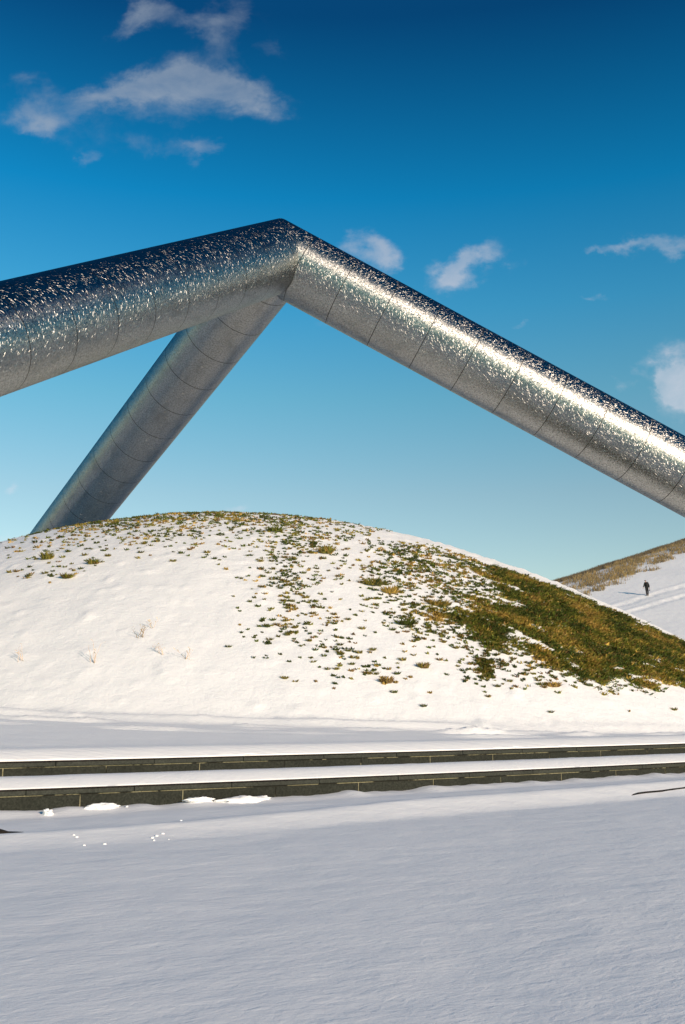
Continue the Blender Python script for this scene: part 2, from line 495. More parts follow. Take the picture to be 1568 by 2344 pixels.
# ------------------------------------------------------------------ terrace above the steps
tt = np.concatenate([-np.geomspace(60, 12.4, 24), np.arange(-12, 20.01, 0.09), np.geomspace(20.4, 70, 24)])
ss = np.concatenate([[-0.004, 0.0], np.arange(0.03, 0.6, 0.04), np.arange(0.6, 10, 0.07), np.geomspace(10.1, 66, 60)])
T, S = np.meshgrid(tt, ss, indexing='ij')
edge = 0.028 + 0.010 * fbm(T * 5.0, 0.5, 4)
Se = np.maximum(S, edge * (S < 0.06) + S * (S >= 0.06))
X, Y = arc(T, Se)
Z = terrace_z(X, Y) + terrace_detail(X, Y)
Z = np.where(S < 0, Z1 + 0.001, Z)
zr, q = mound_raw(X, Y)
Z = np.where(q < 6.6, Z - 0.6 * sstep(6.6, 5.5, q), Z)
me, _ = grid_mesh('terrace', X, Y, Z, M_SNOW_T)
link(bpy.data.objects.new('terrace', me), kind='structure')

# ------------------------------------------------------------------ snow lying on the lower step
tt = np.arange(-12, 20.01, 0.05)
W = -S2 - 0.0
ss = np.concatenate([[-0.004], np.linspace(0.0, 1.0, 26)])
T, U = np.meshgrid(tt, ss, indexing='ij')
edge = 0.030 + 0.012 * fbm(T * 5.0, 7.5, 4)
back = W + 0.05
Sx = S2 + edge + np.maximum(U, 0) * (back - edge)
X, Y = arc(T, Sx)
Z = Z2 + 0.003 + 0.096 * (1 - (1 - np.clip(U / 0.46, 0, 1)) ** 1.6) + 0.020 * sstep(0.72, 1.0, U) * fbm(T * 1.3, 3.3, 3) * 1.4
Z = Z - 0.03 * sstep(0.62, 0.92, U) + 0.012 * sstep(0.9, 1.0, U) * fbm(T * 3.1, 9.3, 3) + 0.004 * fbm(X * 2, Y * 2, 3)
Z = np.where(U < 0, Z2 + 0.001, Z)
me, _ = grid_mesh('snow_ledge', X, Y, Z, M_LEDGE)
link(bpy.data.objects.new('snow_ledge', me), kind='structure')

# ------------------------------------------------------------------ stone steps
def prism_arc(prof, t0, t1, nseg=3, jitter=0.0):
    """profile [(s,z)...] run along the step line from t0 to t1"""
    ts = np.linspace(t0, t1, nseg + 1); n = len(prof); v = []; f4 = []
    for t in ts:
        for s, z in prof:
            x, y = arc(t, s); v.append((float(x), float(y), z + jitter))
    bmx = bmesh.new(); vs = [bmx.verts.new(p) for p in v]
    for i in range(nseg):
        for j in range(n):
            a, b2 = i * n + j, i * n + (j + 1) % n
            bmx.faces.new([vs[a], vs[b2], vs[b2 + n], vs[a + n]])
    bmx.faces.new(vs[:n][::-1]); bmx.faces.new(vs[-n:])
    bmesh.ops.recalc_face_normals(bmx, faces=bmx.faces)
    return bmx


def put(name, bmx, mat, parent=None, smooth=False, **kw):
    me = bpy.data.meshes.new(name); bmx.to_mesh(me); bmx.free()
    me.materials.append(mat)
    if smooth:
        for p in me.polygons: p.use_smooth = True
    return link(bpy.data.objects.new(name, me), parent, **kw)


def stone_step(label, ztop, sf, j_cop, j_ris, L, t_lo, t_hi, drop):
    root = bpy.data.objects.new('stone_step', None)
    link(root, label=label, cat='step', group='granite steps in front of the mound')
    th = 0.058
    k0 = math.floor((t_lo - j_cop) / L); k1 = math.ceil((t_hi - j_cop) / L)
    for k in range(k0, k1):
        a, b2 = j_cop + k * L + 0.004, j_cop + (k + 1) * L - 0.004
        dz = random.uniform(-0.0015, 0.0015); ds = random.uniform(-0.002, 0.002)
        prof = [(sf + 0.006 + ds, ztop - 0.016 + dz), (sf + 0.018 + ds, ztop + dz), (sf + 0.40, ztop + dz), (sf + 0.40, ztop - th + dz),
                (sf + 0.004 + ds, ztop - th + dz), (sf + ds, ztop - th + 0.006 + dz)]
        ob = put('coping_stone', prism_arc(prof, a, b2), M_COPING, root)
        ob.data.materials.append(M_MOSS_HOLE)
        for p in ob.data.polygons:
            if p.normal.z > 0.3: p.material_index = 1
    k0 = math.floor((t_lo - j_ris) / L); k1 = math.ceil((t_hi - j_ris) / L)
    for k in range(k0, k1):
        a, b2 = j_ris + k * L + 0.007, j_ris + (k + 1) * L - 0.007
        ds = random.uniform(-0.002, 0.002)
        z0 = ztop - th - 0.013; z1 = ztop - drop
        prof = [(sf + 0.022 + ds, z0 - 0.003), (sf + 0.026 + ds, z0), (sf + 0.38, z0), (sf + 0.38, z1), (sf + 0.022 + ds, z1)]
        put('riser_block', prism_arc(prof, a, b2), M_RISER, root)
    prof = [(sf + 0.027, ztop - th - 0.001), (sf + 0.36, ztop - th - 0.001), (sf + 0.36, ztop - drop + 0.02), (sf + 0.027, ztop - drop + 0.02)]
    put('mortar', prism_arc(prof, (k0 * L + j_ris), (k1 * L + j_ris) - 0.01, 40), M_MORTAR, root)
    return root


stone_step('upper of the two dark granite steps, nearest the mound, with pale mortar joints', Z1, 0.0, -0.27, 0.29, 1.105, -8.8, 17.5, 0.36)
stone_step('lower of the two dark granite steps, nearest the camera, snow heaped along its foot', Z2, S2, -0.76, -0.22, 1.09, -8.8, 17.5, 0.46)

# kerb of the buried lowest step: bare at the right, a painted dark hole at far left
kerb = bpy.data.objects.new('stone_kerb', None)
link(kerb, label='low stone kerb mostly buried in snow in front of the steps, bare at the right edge, black strip for a dark snow hole at far left', cat='kerb')
for (a, b2, up, wd) in ((2.62, 3.70, 0.0, 0.0), (3.71, 4.80, 0.004, 0.0), (4.81, 5.9, 0.006, 0.0), (-5.9, -4.15, 0.0, 0.04)):
    nseg = 6 if a > 0 else 26; ts = np.linspace(a, b2, nseg + 1)
    bmx = bmesh.new(); rows = []
    for t in ts:
        sf = float(np.interp(t, [2.6, 4.0, 6], [-2.15, -2.0, -1.82])) if a > 0 else -2.24 + 0.05 * float(perlin(t * 5.0, 2.0))
        zs = float(ground_z(*arc(t, sf - 0.03)))
        if a > 0: zt = zs + 0.022 + 0.004 * float(perlin(t * 6.0, 0.4)) - 0.03 * float(sstep(2.95, 2.6, t)); dep = 0.035
        else: zt = zs + 0.045 + 0.035 * float(perlin(t * 7.0, 0.4)) - 0.07 * float(sstep(b2 - 0.5, b2, t)); dep = 0.09  # left piece: black strip painted in for the darkness of a hole in the snow
        rows.append([bmx.verts.new((float(arc(t, s)[0]), float(arc(t, s)[1]), z)) for s, z in
                     ((sf, zs - 0.1), (sf, zt - 0.004), (sf + 0.006, zt), (sf + dep, zt + 0.002), (sf + dep, zs - 0.1))])
    for i in range(nseg):
        for j in range(5):
            bmx.faces.new([rows[i][j], rows[i][(j + 1) % 5], rows[i + 1][(j + 1) % 5], rows[i + 1][j]])
    bmx.faces.new(rows[0][::-1]); bmx.faces.new(rows[-1])
    bmesh.ops.recalc_face_normals(bmx, faces=bmx.faces)
    put('kerb_stone_and_hole', bmx, M_MOSS_HOLE, kerb)

# ------------------------------------------------------------------ mound
def in_poly(x, y, poly):
    x = np.asarray(x, float); y = np.asarray(y, float); r = np.zeros(x.shape, bool); n = len(poly)
    for i in range(n):
        x1, y1 = poly[i]; x2, y2 = poly[(i + 1) % n]
        if y1 == y2: continue
        c = ((y1 > y) != (y2 > y)) & (x < (x2 - x1) * (y - y1) / (y2 - y1) + x1); r ^= c
    return r


def poly_dist(x, y, poly):
    x = np.asarray(x, float); y = np.asarray(y, float); d = np.full(x.shape, 1e9); n = len(poly)
    for i in range(n):
        x1, y1 = poly[i]; x2, y2 = poly[(i + 1) % n]
        dx, dy = x2 - x1, y2 - y1; t = np.clip(((x - x1) * dx + (y - y1) * dy) / (dx * dx + dy * dy + 1e-9), 0, 1)
        d = np.minimum(d, np.hypot(x - x1 - t * dx, y - y1 - t * dy))
    return np.where(in_poly(x, y, poly), d, -d)


DENSE = [(3.72, 26.04), (4.26, 26.5), (5.07, 26.4), (5.6, 26.35), (6.81, 26.2), (8.18, 26.0), (9.6, 25.8), (10.4, 25.0), (9.3, 23.3), (7.4, 21.82), (6.57, 21.19), (5.21, 20.4),
         (4.54, 20.44), (3.92, 20.82), (3.41, 21.11), (2.91, 20.67), (2.77, 21.39), (2.19, 21.47), (2.02, 21.65), (2.59, 21.83), (3.24, 22.51),
         (4.06, 23.3), (3.84, 24.22), (3.55, 24.89)]
MEDIUM = [(0.76, 26.1), (2.41, 27.4), (3.84, 27.0), (7.0, 26.7), (11.5, 26.4), (12.5, 25.0), (9.5, 22.2), (7.16, 21.15), (5.05, 19.82), (2.64, 18.69), (1.44, 19.43),
          (0.81, 20.38), (0.36, 21.3), (0.43, 25.05)]
BLOB = [(2.65, 19.95), (2.98, 20.05), (2.92, 19.35), (2.6, 19.15)]
SPARSE = [(-2.2, 26.89), (0.9, 26.6), (0.36, 21.3), (0.81, 20.38), (1.44, 19.43), (2.64, 18.69), (5.2, 19.6), (7.5, 20.9), (7.4, 20.5), (4, 18.7), (1.53, 17.9), (0.2, 17.9), (-1.3, 18.3), (-2.5, 19.3), (-2.9, 22.57)]
CREST = [(-9.5, 27.26), (-9.6, 30.5), (-6.91, 31.5), (-3.6, 31.5), (-1.08, 31), (1.6, 30.0), (0.72, 24.6), (-0.68, 24.0), (-1.92, 23.53),
         (-3.05, 22.66), (-4.59, 22.82), (-5.39, 22.8), (-6.28, 21.76), (-7.18, 21.91), (-8.14, 23.46)]



def GAP(x, y):
    return sstep(0.10, 0.34, fbm(x * 1.5, y * 2.1, 3, ox=51)) * sstep(1.9, 0.5, poly_dist(x, y, DENSE)) + 0.9 * sstep(0.34, 0.5, fbm(x * 2.5, y * 3.1, 3, ox=81))


def RAG(x, y): return 0.12 + 0.62 * fbm(x * 1.1, y * 1.3, 3, ox=61) + 0.4 * perlin(x * 3.7, y * 3.7)


xs = np.arange(-22.5, 17.0, 0.085); ys = np.arange(15.4, 52, 0.085)
X, Y = np.meshgrid(xs, ys, indexing='ij')
zr, q = mound_raw(X, Y); Z = mound_z(X, Y)
Z = np.where(q > 8.0, Z - 0.05 * sstep(8.0, 8.6, q), Z)
me, used = grid_mesh('mound', X, Y, Z, M_MOUND, keep=q < 8.9)
turf = np.zeros(X.shape)
turf = np.maximum(turf, 0.05 + 0.9 * sstep(-0.55, 0.6, poly_dist(X, Y, DENSE) + RAG(X, Y)))
turf = turf * (1 - 0.62 * GAP(X, Y))
turf = np.maximum(turf, 0.7 * sstep(-0.2, 0.12, poly_dist(X, Y, BLOB)))
turf = np.maximum(turf, 0.15 * sstep(-0.2, 0.7, poly_dist(X, Y, MEDIUM)))
turf = np.maximum(turf, 0.04 * sstep(-0.3, 0.9, poly_dist(X, Y, CREST)))
add_col(me, 'turf', turf.reshape(-1)[used][:, None].repeat(3, 1))
mound = link(bpy.data.objects.new('mound', me), kind='structure')

# ------------------------------------------------------------------ grass on the mound
GREENS = 1.4 * np.array([(0.075, 0.095, 0.016), (0.13, 0.125, 0.022), (0.048, 0.062, 0.014), (0.20, 0.16, 0.030), (0.27, 0.18, 0.045), (0.15, 0.095, 0.035), (0.36, 0.24, 0.055)])


def tuft_tris(n, rad, h, base_c, seed=None, lean=(0.0, -0.4), wmin=0.012):
    """n blades around the origin; returns verts (n*3,3) and colours"""
    a = rng.random(n) * 2 * np.pi; r = rad * np.sqrt(rng.random(n)) * 0.75
    bx, by = r * np.cos(a), r * np.sin(a)
    hh = h * (0.5 + 0.8 * rng.random(n)); oa = a + rng.normal(0, 0.7, n); out = rad * (0.3 + 0.9 * rng.random(n))
    tx = bx + out * np.cos(oa) + lean[0] * hh; ty = by + out * np.sin(oa) + lean[1] * hh
    w = wmin + 0.014 * rng.random(n); wa = oa + np.pi / 2 + rng.normal(0, 0.5, n)
    v = np.zeros((n, 3, 3))
    v[:, 0] = np.stack([bx - w * np.cos(wa), by - w * np.sin(wa), np.full(n, -0.02)], -1)
    v[:, 1] = np.stack([bx + w * np.cos(wa), by + w * np.sin(wa), np.full(n, -0.02)], -1)
    v[:, 2] = np.stack([tx, ty, hh], -1)
    c = np.clip(base_c[None] * (0.6 + 0.8 * rng.random((n, 1))) + rng.normal(0, 0.006, (n, 3)), 0.004, 1)
    return v.reshape(-1, 3), np.repeat(c, 3, 0)


def tone(x, y, bias=0.0):
    """green or straw, in drifts"""
    k = 0.38 + 1.2 * fbm(np.array([x * 1.1]), np.array([y * 1.1]), 2, ox=3)[0] + rng.normal(0, 0.22) + bias
    i = int(np.clip(k, 0, 0.999) * 5)
    j = [2, 0, 1, 3, 4][i]
    if rng.random() < 0.03: j = 6
    if rng.random() < 0.10: j = 5
    return GREENS[j]


def on_mound(x, y):
    return float(mound_z(np.array([x]), np.array([y]))[0])


def scatter(poly, n, w=None):
    P = np.array(poly); lo, hi = P.min(0), P.max(0); out = []
    while len(out) < n:
        q = lo + (hi - lo) * rng.random((n * 2, 2))
        k = in_poly(q[:, 0], q[:, 1], poly)
        if w is not None: k &= rng.random(len(q)) < w(q[:, 0], q[:, 1])
        out += list(q[k])
        if w is not None and len(q) == 0: break
    return np.array(out[:n])


def stuff_tufts(name, pts, sizes, bl, hts, bias=0.0, spread=False):
    VV = []; CC = []
    zz = mound_z(pts[:, 0], pts[:, 1])
    for (x, y), z, r, h in zip(pts, zz, sizes, hts):
        v, c = tuft_tris(bl, r, h, tone(x, y, bias), lean=(rng.normal(0, 0.8), rng.normal(-0.2, 0.8)) if spread else (rng.normal(0, 0.35), rng.normal(-0.2, 0.3)), wmin=0.012 if spread else 0.019); v[:, 0] *= 1.25
        c = c * (0.9 + 0.6 * rng.random()) if spread else c * (0.65 + 0.4 * rng.random())
        VV.append(v + (x, y, z)); CC.append(c)
    V = np.concatenate(VV); Cc = np.concatenate(CC)
    me = np_mesh(name, V, np.arange(len(V)).reshape(-1, 3), M_BLADE, smooth=False)
    add_col(me, 'tone', Cc); return me


def snowgap(x, y):
    """islands of snow left inside the turf"""
    return np.clip(1 - 0.97 * GAP(x, y), 0.03, 1)


p1 = scatter(MEDIUM, 19000, lambda x, y: sstep(-0.25, 0.35, poly_dist(x, y, DENSE) + RAG(x, y)) * snowgap(x, y))
me = stuff_tufts('grass', p1, 0.05 + 0.05 * rng.random(len(p1)), 8, 0.022 + 0.026 * rng.random(len(p1)), spread=True)
link(bpy.data.objects.new('grass', me), kind='stuff', label='thick olive and straw turf where the snow has melted on the right of the mound', cat='grass')

clump = lambda sc, th, ox: (lambda x, y: np.clip(0.55 + 0.55 * (fbm(x * sc, y * sc, 2, ox=ox) - th), 0.06, 1))
pm = scatter(MEDIUM, 2600, lambda x, y: clump(0.9, 0.05, 15)(x, y) * (0.2 + sstep(-0.1, 1.2, poly_dist(x, y, MEDIUM))) * (1 - sstep(-0.1, 0.5, poly_dist(x, y, DENSE))))
ps = scatter(SPARSE, 620, lambda x, y: clump(0.7, 0.0, 8)(x, y) * (0.04 + sstep(0.1, 2.2, poly_dist(x, y, SPARSE))))
pb = scatter(BLOB, 70)
pc = scatter(CREST, 1800, lambda x, y: np.clip(0.12 + 0.9 * sstep(0, 4.5, poly_dist(x, y, CREST)), 0, 1) * clump(0.8, -0.1, 23)(x, y))
allp = np.concatenate([pm, ps, pb, pc])
szs = 0.020 + 0.042 * rng.random(len(allp)) ** 1.6
zmask = np.zeros(len(allp))
order = np.argsort(-szs / allp[:, 1] * 1.0)
big, small = order[:270], order[270:]
me = stuff_tufts('grass', allp[small], szs[small], 12, 0.015 + 0.6 * szs[small])
link(bpy.data.objects.new('grass', me), kind='stuff', label='small scattered grass tips poking through the snow all over the mound', cat='grass')

TUFTS = []
for i in range(14):
    bc = GREENS[[0, 1, 0, 3, 1, 4, 0, 3, 1, 1, 3, 0, 1, 4][i]] * 0.80
    v, c = tuft_tris(60, 0.10, 0.085, bc, wmin=0.014); v[:, 0] *= 1.1
    c2 = GREENS[(i * 3 + 1) % 7]; mk = rng.random(60) < 0.3
    c.reshape(60, 3, 3)[mk] = c2 * 0.6
    me = np_mesh('grass_tuft', v, np.arange(len(v)).reshape(-1, 3), M_BLADE, smooth=False)
    add_col(me, 'tone', c); TUFTS.append(me)
GR = {'crest': ('small olive grass tuft poking through the thin snow near the top of the mound', 'grass tufts near the top of the mound'),
      'right': ('small olive grass tuft in broken snow beside the melted turf', 'grass tufts beside the melted turf'),
      'mid': ('lone small grass tuft in the open snow away from turf and mound top', 'lone grass tufts in the open snow')}
nm, nsp = len(pm), len(ps)
for i in big:
    x, y = allp[i]; o = bpy.data.objects.new('grass_tuft', TUFTS[rng.integers(14)])
    o.location = (x, y, on_mound(x, y) - 0.005); sc = szs[i] / 0.10 * 1.05
    o.scale = (sc, sc, sc * 0.9); o.rotation_euler = (0, 0, rng.normal(0, 0.5))
    key = 'right' if i < nm else ('mid' if i < nm + nsp else ('right' if i < nm + nsp + len(pb) else 'crest'))
    link(o, label=GR[key][0], cat='grass tuft', group=GR[key][1])

# single tufts that stand out
def big_tuft(x, y, r, h, cols, label, name='grass_tuft', n=150):
    r *= 0.68; h *= 0.75
    v, c = tuft_tris(n, r, h, GREENS[cols[0]]); mk = rng.random(n) < 0.45
    c.reshape(n, 3, 3)[mk] = GREENS[cols[1]]; v[:, 0] *= 1.3
    me = np_mesh(name, v, np.arange(len(v)).reshape(-1, 3), M_BLADE, smooth=False); add_col(me, 'tone', c)
    o = bpy.data.objects.new(name, me); o.location = (x, y, on_mound(x, y)); link(o, label=label, cat='grass tuft')


big_tuft(0.67, 22.34, 0.30, 0.20, (3, 2), 'largest arched green tuft alone in the snow left of the melted turf')
big_tuft(1.06, 22.05, 0.20, 0.17, (6, 4), 'golden straw tuft just right of the largest arched green tuft')
big_tuft(0.80, 18.60, 0.12, 0.13, (5, 6), 'brown round tuft low on the mound, below all its neighbours')
big_tuft(4.08, 19.64, 0.16, 0.10, (6, 5), 'straw yellow tuft just below the lower edge of the melted turf')
big_tuft(2.12, 21.93, 0.26, 0.14, (3, 6), 'yellow green spreading tuft at the left tip of the melted turf')
big_tuft(1.31, 20.74, 0.22, 0.13, (2, 0), 'dark green matted tuft in the snow below and left of the turf tip')
big_tuft(1.55, 19.24, 0.12, 0.11, (5, 3), 'ochre brown tuft alone in the lower snow right of the mound middle')
big_tuft(-1.75, 25.45, 0.24, 0.15, (0, 1), 'large bushy green tuft close under the top of the mound')
big_tuft(-0.41, 23.93, 0.20, 0.20, (1, 4), 'upright olive tuft at the right end of the top band of tufts')
big_tuft(-6.15, 22.14, 0.15, 0.12, (1, 5), 'olive tuft low on the left shoulder, below its neighbours')
big_tuft(-7.07, 23.59, 0.15, 0.20, (1, 3), 'tall olive tuft on the left shoulder of the mound')
big_tuft(-5.78, 22.93, 0.17, 0.12, (0, 3), 'green tuft alone at the left shoulder of the mound')


def weed(x, y, h, label, n=9, spread=0.35, col=(0.20, 0.13, 0.05)):
    bmx = bmesh.new()
    for k in range(n):
        a = random.uniform(0, 2 * math.pi); ln = h * random.uniform(0.5, 1.0); sp = spread * random.uniform(0.2, 1)
        p = Vector((random.uniform(-.05, .05), random.uniform(-.05, .05), -0.03)); prev = None
        for i in range(6):
            f = i / 5; q = p + Vector((math.cos(a) * sp * f ** 1.5 + random.uniform(-.012, .012), math.sin(a) * sp * 0.5 * f ** 1.5, ln * f))
            rad = 0.006 * (1 - 0.6 * f)
            ring = [bmx.verts.new(q + Vector((rad * math.cos(b3), rad * math.sin(b3), 0))) for b3 in (0, 2.1, 4.2)]
            if prev:
                for j in range(3): bmx.faces.new([prev[j], prev[(j + 1) % 3], ring[(j + 1) % 3], ring[j]])
            prev = ring
            if i > 2 and random.random() < 0.8:
                d = Vector((random.uniform(-1, 1), random.uniform(-1, 1), random.uniform(0.2, 1))) * 0.07
                a1 = bmx.verts.new(q); a2 = bmx.verts.new(q + d); a3 = bmx.verts.new(q + d * 0.8 + Vector((0.012, 0, 0.008)))
                bmx.faces.new([a1, a2, a3])
    me = bpy.data.meshes.new('dead_weed'); bmx.to_mesh(me); bmx.free(); me.materials.append(M_BLADE)
    add_col(me, 'tone', np.tile(np.array(col), (len(me.vertices), 1)) * (0.7 + 0.6 * rng.random((len(me.vertices), 1))))
    o = bpy.data.objects.new('dead_weed', me); o.location = (x, y, on_mound(x, y)); link(o, label=label, cat='weed')


weed(-3.91, 19.34, 0.26, 'leaning brown weed, the darkest one, alone in the clean snow of the mound', 7, 0.20, (0.26, 0.17, 0.06))
weed(-4.62, 18.60, 0.45, 'tall thin dead weed in the lower clean snow of the mound', 4, 0.15, (0.55, 0.42, 0.3))
weed(-6.02, 18.80, 0.34, 'faint pale dead weed at the far left low on the mound', 4, 0.12, (0.6, 0.47, 0.34))
weed(-3.39, 18.81, 0.25, 'low wispy dead weed to the right of and below the leaning brown weed', 5, 0.22, (0.6, 0.47, 0.34))
weed(-2.88, 18.69, 0.20, 'rightmost of the low wispy weeds in the clean snow', 5, 0.2, (0.6, 0.47, 0.34))
weed(-3.78, 19.67, 0.24, 'small wispy weed just behind the leaning brown weed', 4, 0.22, (0.6, 0.48, 0.34))

# ------------------------------------------------------------------ snow clumps at the foot of the steps
def snow_lump(t, s, r, flat, label, wide=1.0, group=None):
    x, y = arc(t, s); z = float(ground_z(x, y)) if s < S2 else Z2 + 0.055
    bmx = bmesh.new(); bmesh.ops.create_icosphere(bmx, subdivisions=4 if r > 0.03 else 2, radius=1)
    for v in bmx.verts:
        n = fbm(np.array([v.co.x * 1.4 + t * 3]), np.array([v.co.y * 1.4 + v.co.z * 1.7]), 3)[0]
        v.co = Vector((v.co.x * r * wide, v.co.y * r, v.co.z * r * flat)) * (1 + 0.5 * n + 0.25 * fbm(np.array([v.co.x * 5 + t]), np.array([v.co.z * 5 + v.co.y * 4]), 2)[0])
    o = put('snow_clump', bmx, M_LEDGE, None, True, label=label, cat='snow clump', group=group)
    o.location = (float(x), float(y), z + r * flat * 0.12); o.rotation_euler = (0, 0, TH0 + t / R_ARC)


snow_lump(-3.86, -0.99, 0.048, 0.95, 'round snowball lying at the foot of the lower step, far left')
snow_lump(-3.3, -0.86, 0.075, 0.5, 'flat snow clump against the lower step just right of the snowball', 2.4)
snow_lump(-3.05, -0.87, 0.015, 0.9, 'tiny snow crumb between the two flat clumps at the lower step')
snow_lump(-2.25, -0.84, 0.07, 0.45, 'small flat snow clump under the left joint of the lower step', 2.2)
snow_lump(-1.72, -0.85, 0.10, 0.55, 'long crumbly snow heap against the lower step, the largest clump', 3.2)
for k in range(10):
    cl = [(-3.32, -2.78), (-3.85, -2.92), (-3.2, -2.2), (-4.15, -2.62)][(0, 0, 1, 1, 0, 2, 3, 3)[k % 8]]
    t, q_ = cl[0] + random.gauss(0, 0.13), cl[1] + random.gauss(0, 0.07)
    snow_lump(t, q_, random.choice((0.007, 0.009, 0.012, 0.015, 0.022)), 0.7, 'small snow crumb scattered on the flat snow in front of the steps at the left', random.uniform(1, 1.5), group='snow crumbs in front of the steps')
for k, t in enumerate((1.72, 3.55, 4.7, 2.35)):
    snow_lump(t, -0.02, 0.024 + 0.010 * (k % 2), 0.7, 'small snow clump resting on the tread against the upper step', 2.2, group='snow clumps against the upper step')

# ------------------------------------------------------------------ steel sculpture
APEX = Vector((-1.835, 26.063, 12.50)); RAD = 1.0
DIRS = []
for az, inc in ((-151.83, 30.65), (83.17, 27.475), (-38.34, 22.947)):
    a, i = math.radians(az), math.radians(inc)
    DIRS.append(Vector((math.cos(i) * math.sin(a), math.cos(i) * math.cos(a), -math.sin(i))))
root = bpy.data.objects.new('steel_sculpture', None); root.location = (APEX.x, APEX.y, 0)
link(root, label='giant sculpture of three brushed stainless steel tubes meeting at a peak over the mound', cat='sculpture')


def column(k, step, off, seam_ang, label):
    u = DIRS[k]; others = [DIRS[j] for j in range(3) if j != k]
    e1 = u.cross(Vector((0, 0, 1))).normalized(); e2 = e1.cross(u).normalized()
    if e2.z < 0: e2 = -e2
    length = (APEX.z + 2.6) / -u.z
    NS = 288
    ang = [2 * math.pi * i / NS for i in range(NS)]
    t0 = []
    for a in ang:
        e = e1 * math.cos(a) + e2 * math.sin(a)
        t0.append(max(-(e * RAD).dot(u - w) / u.dot(u - w) for w in others))
    # rows along the tube: (axial position, radius, seam?)
    rows = []; t = off; tmax = max(t0)
    while t < length:
        if t > -0.9:
            for dt, r in ((-0.0105, RAD), (0.0105, RAD)): rows.append((t + dt, r))
        t += step
    # bulge of each plate
    full = [(-9, RAD)]
    prev = -9
    for (tt_, r) in rows:
        gap = tt_ - full[-1][0]
        if full[-1][0] > -5 and gap > 0.3:
            a0 = full[-1][0]
            full.append((a0 + gap * 0.5, RAD))
        full.append((tt_, r))
    full.append((length, RAD))
    V = []; UVV = []; nr = len(full)
    for (tr, r) in full:
        for j, a in enumerate(ang):
            e = e1 * math.cos(a) + e2 * math.sin(a)
            tj = max(tr, t0[j])
            rr = RAD if tj > tr + 1e-6 else r
            # the long weld seam
            p = APEX + e * rr + u * tj
            V.append((p.x - APEX.x, p.y - APEX.y, p.z)); UVV.append((a * RAD + 7 * k, tj))
    F = []; MI = []; UVL = []
    for i in range(nr - 1):
        for j in range(NS):
            j2 = (j + 1) % NS
            q = [i * NS + j, i * NS + j2, (i + 1) * NS + j2, (i + 1) * NS + j]
            if full[i + 1][0] <= min(t0[j], t0[j2]): continue
            F.append(q)
            seam = abs(full[i + 1][0] - full[i][0]) < 0.03
            am = (ang[j] + math.pi / NS)
            long = any(abs(am - s) < math.pi / NS * 0.51 for s in seam_ang)
            MI.append(1 if seam or long else 0)
            for n_, vi in enumerate(q):
                uu, vv = UVV[vi]
                if j2 == 0 and n_ in (1, 2): uu += 2 * math.pi * RAD
                UVL.append((uu, vv))
    me = np_mesh('column', V, F, [M_STEEL, M_SEAM], True, MI)
    ul = me.uv_layers.new(name='UVMap'); ul.data.foreach_set('uv', np.array(UVL, np.float32).ravel())
    bmx = bmesh.new(); bmx.from_mesh(me); bmesh.ops.dissolve_degenerate(bmx, dist=1e-5, edges=bmx.edges)
    bmesh.ops.recalc_face_normals(bmx, faces=bmx.faces); bmx.to_mesh(me); bmx.free()
    o = bpy.data.objects.new('column', me); link(o, root, label=label)
    return o


column(0, 1.33, 0.9, [math.radians(140)], 'left steel tube coming forward, glittering dark blue on top')
column(1, 1.33, 0.75, [math.radians(250)], 'right steel tube with a blazing white streak of sun')
column(2, 1.33, 0.9, [math.radians(250)], 'rear steel tube in shade running down behind the mound')

# ------------------------------------------------------------------ far hill
CX0, CY0 = 27.7, 132.0; CDX, CDY = 0.735, 0.678


def crest_c(x, y): return -((x - CX0) * CDY - (y - CY0) * CDX)      # metres past the crest line


def crest_t(x, y): return (x - CX0) * CDX + (y - CY0) * CDY


def hill_z(x, y):
    p = 13.4 + 0.06 * (x - 36.5) + 0.34 * (y - 119)
    c = crest_c(x, y)
    z = p - 0.62 * (np.logaddexp(0, c / 2.0) * 2.0)
    z = z + 0.25 * fbm(x * 0.05, y * 0.05, 3) + 0.15 * perlin(x * 0.13, y * 0.13) * sstep(-30, 0, c)
    z = 60 - np.logaddexp(0, (60 - z) / 6) * 6
    b_ = -1.7
    return b_ + np.logaddexp(0, (z - b_) / 1.5) * 1.5


# two trodden trails climbing past the walker
def trail(x, y):
    z = 0
    for (x0, y0, dx, dy, w) in TRAILS:
        ln = math.hypot(dx, dy); ux, uy = dx / ln, dy / ln
        a = (x - x0) * ux + (y - y0) * uy; d = -(x - x0) * uy + (y - y0) * ux + 0.35 * perlin(a * 0.15, 3.3)
        bump_ = np.exp(-((d) / w) ** 2)
        rim = np.exp(-((d - 1.5 * w) / (0.7 * w)) ** 2)
        z = z + (-0.09 * bump_ + 0.07 * rim) * (0.7 + 0.9 * perlin(a * 1.1, d * 0.8)) + 0.07 * bump_ * perlin(a * 2.3, d * 2.0)
    return z


TRAILS = [(36.0, 118.0, 0.78, 0.62, 0.55), (38.5, 116.2, 0.80, 0.60, 0.5)]
xs = np.concatenate([np.arange(-60, 22, 3.0), np.arange(22, 60, 0.22), np.arange(60, 330, 4.0)])
ys = np.concatenate([np.arange(20, 100, 3.0), np.arange(100, 160, 0.22), np.arange(160, 400, 5.0)])
X, Y = np.meshgrid(xs, ys, indexing='ij')
Z = hill_z(X, Y) + trail(X, Y) * sstep(20, 26, X) * sstep(62, 56, X) + 0.02 * fbm(X * 1.2, Y * 1.2, 3)
me, _ = grid_mesh('hill', X, Y, Z - 0.02, M_HILL)
link(bpy.data.objects.new('hill', me), kind='structure')


def hz(x, y): return float((hill_z(np.array([x]), np.array([y])) + trail(np.array([x]), np.array([y])))[0])


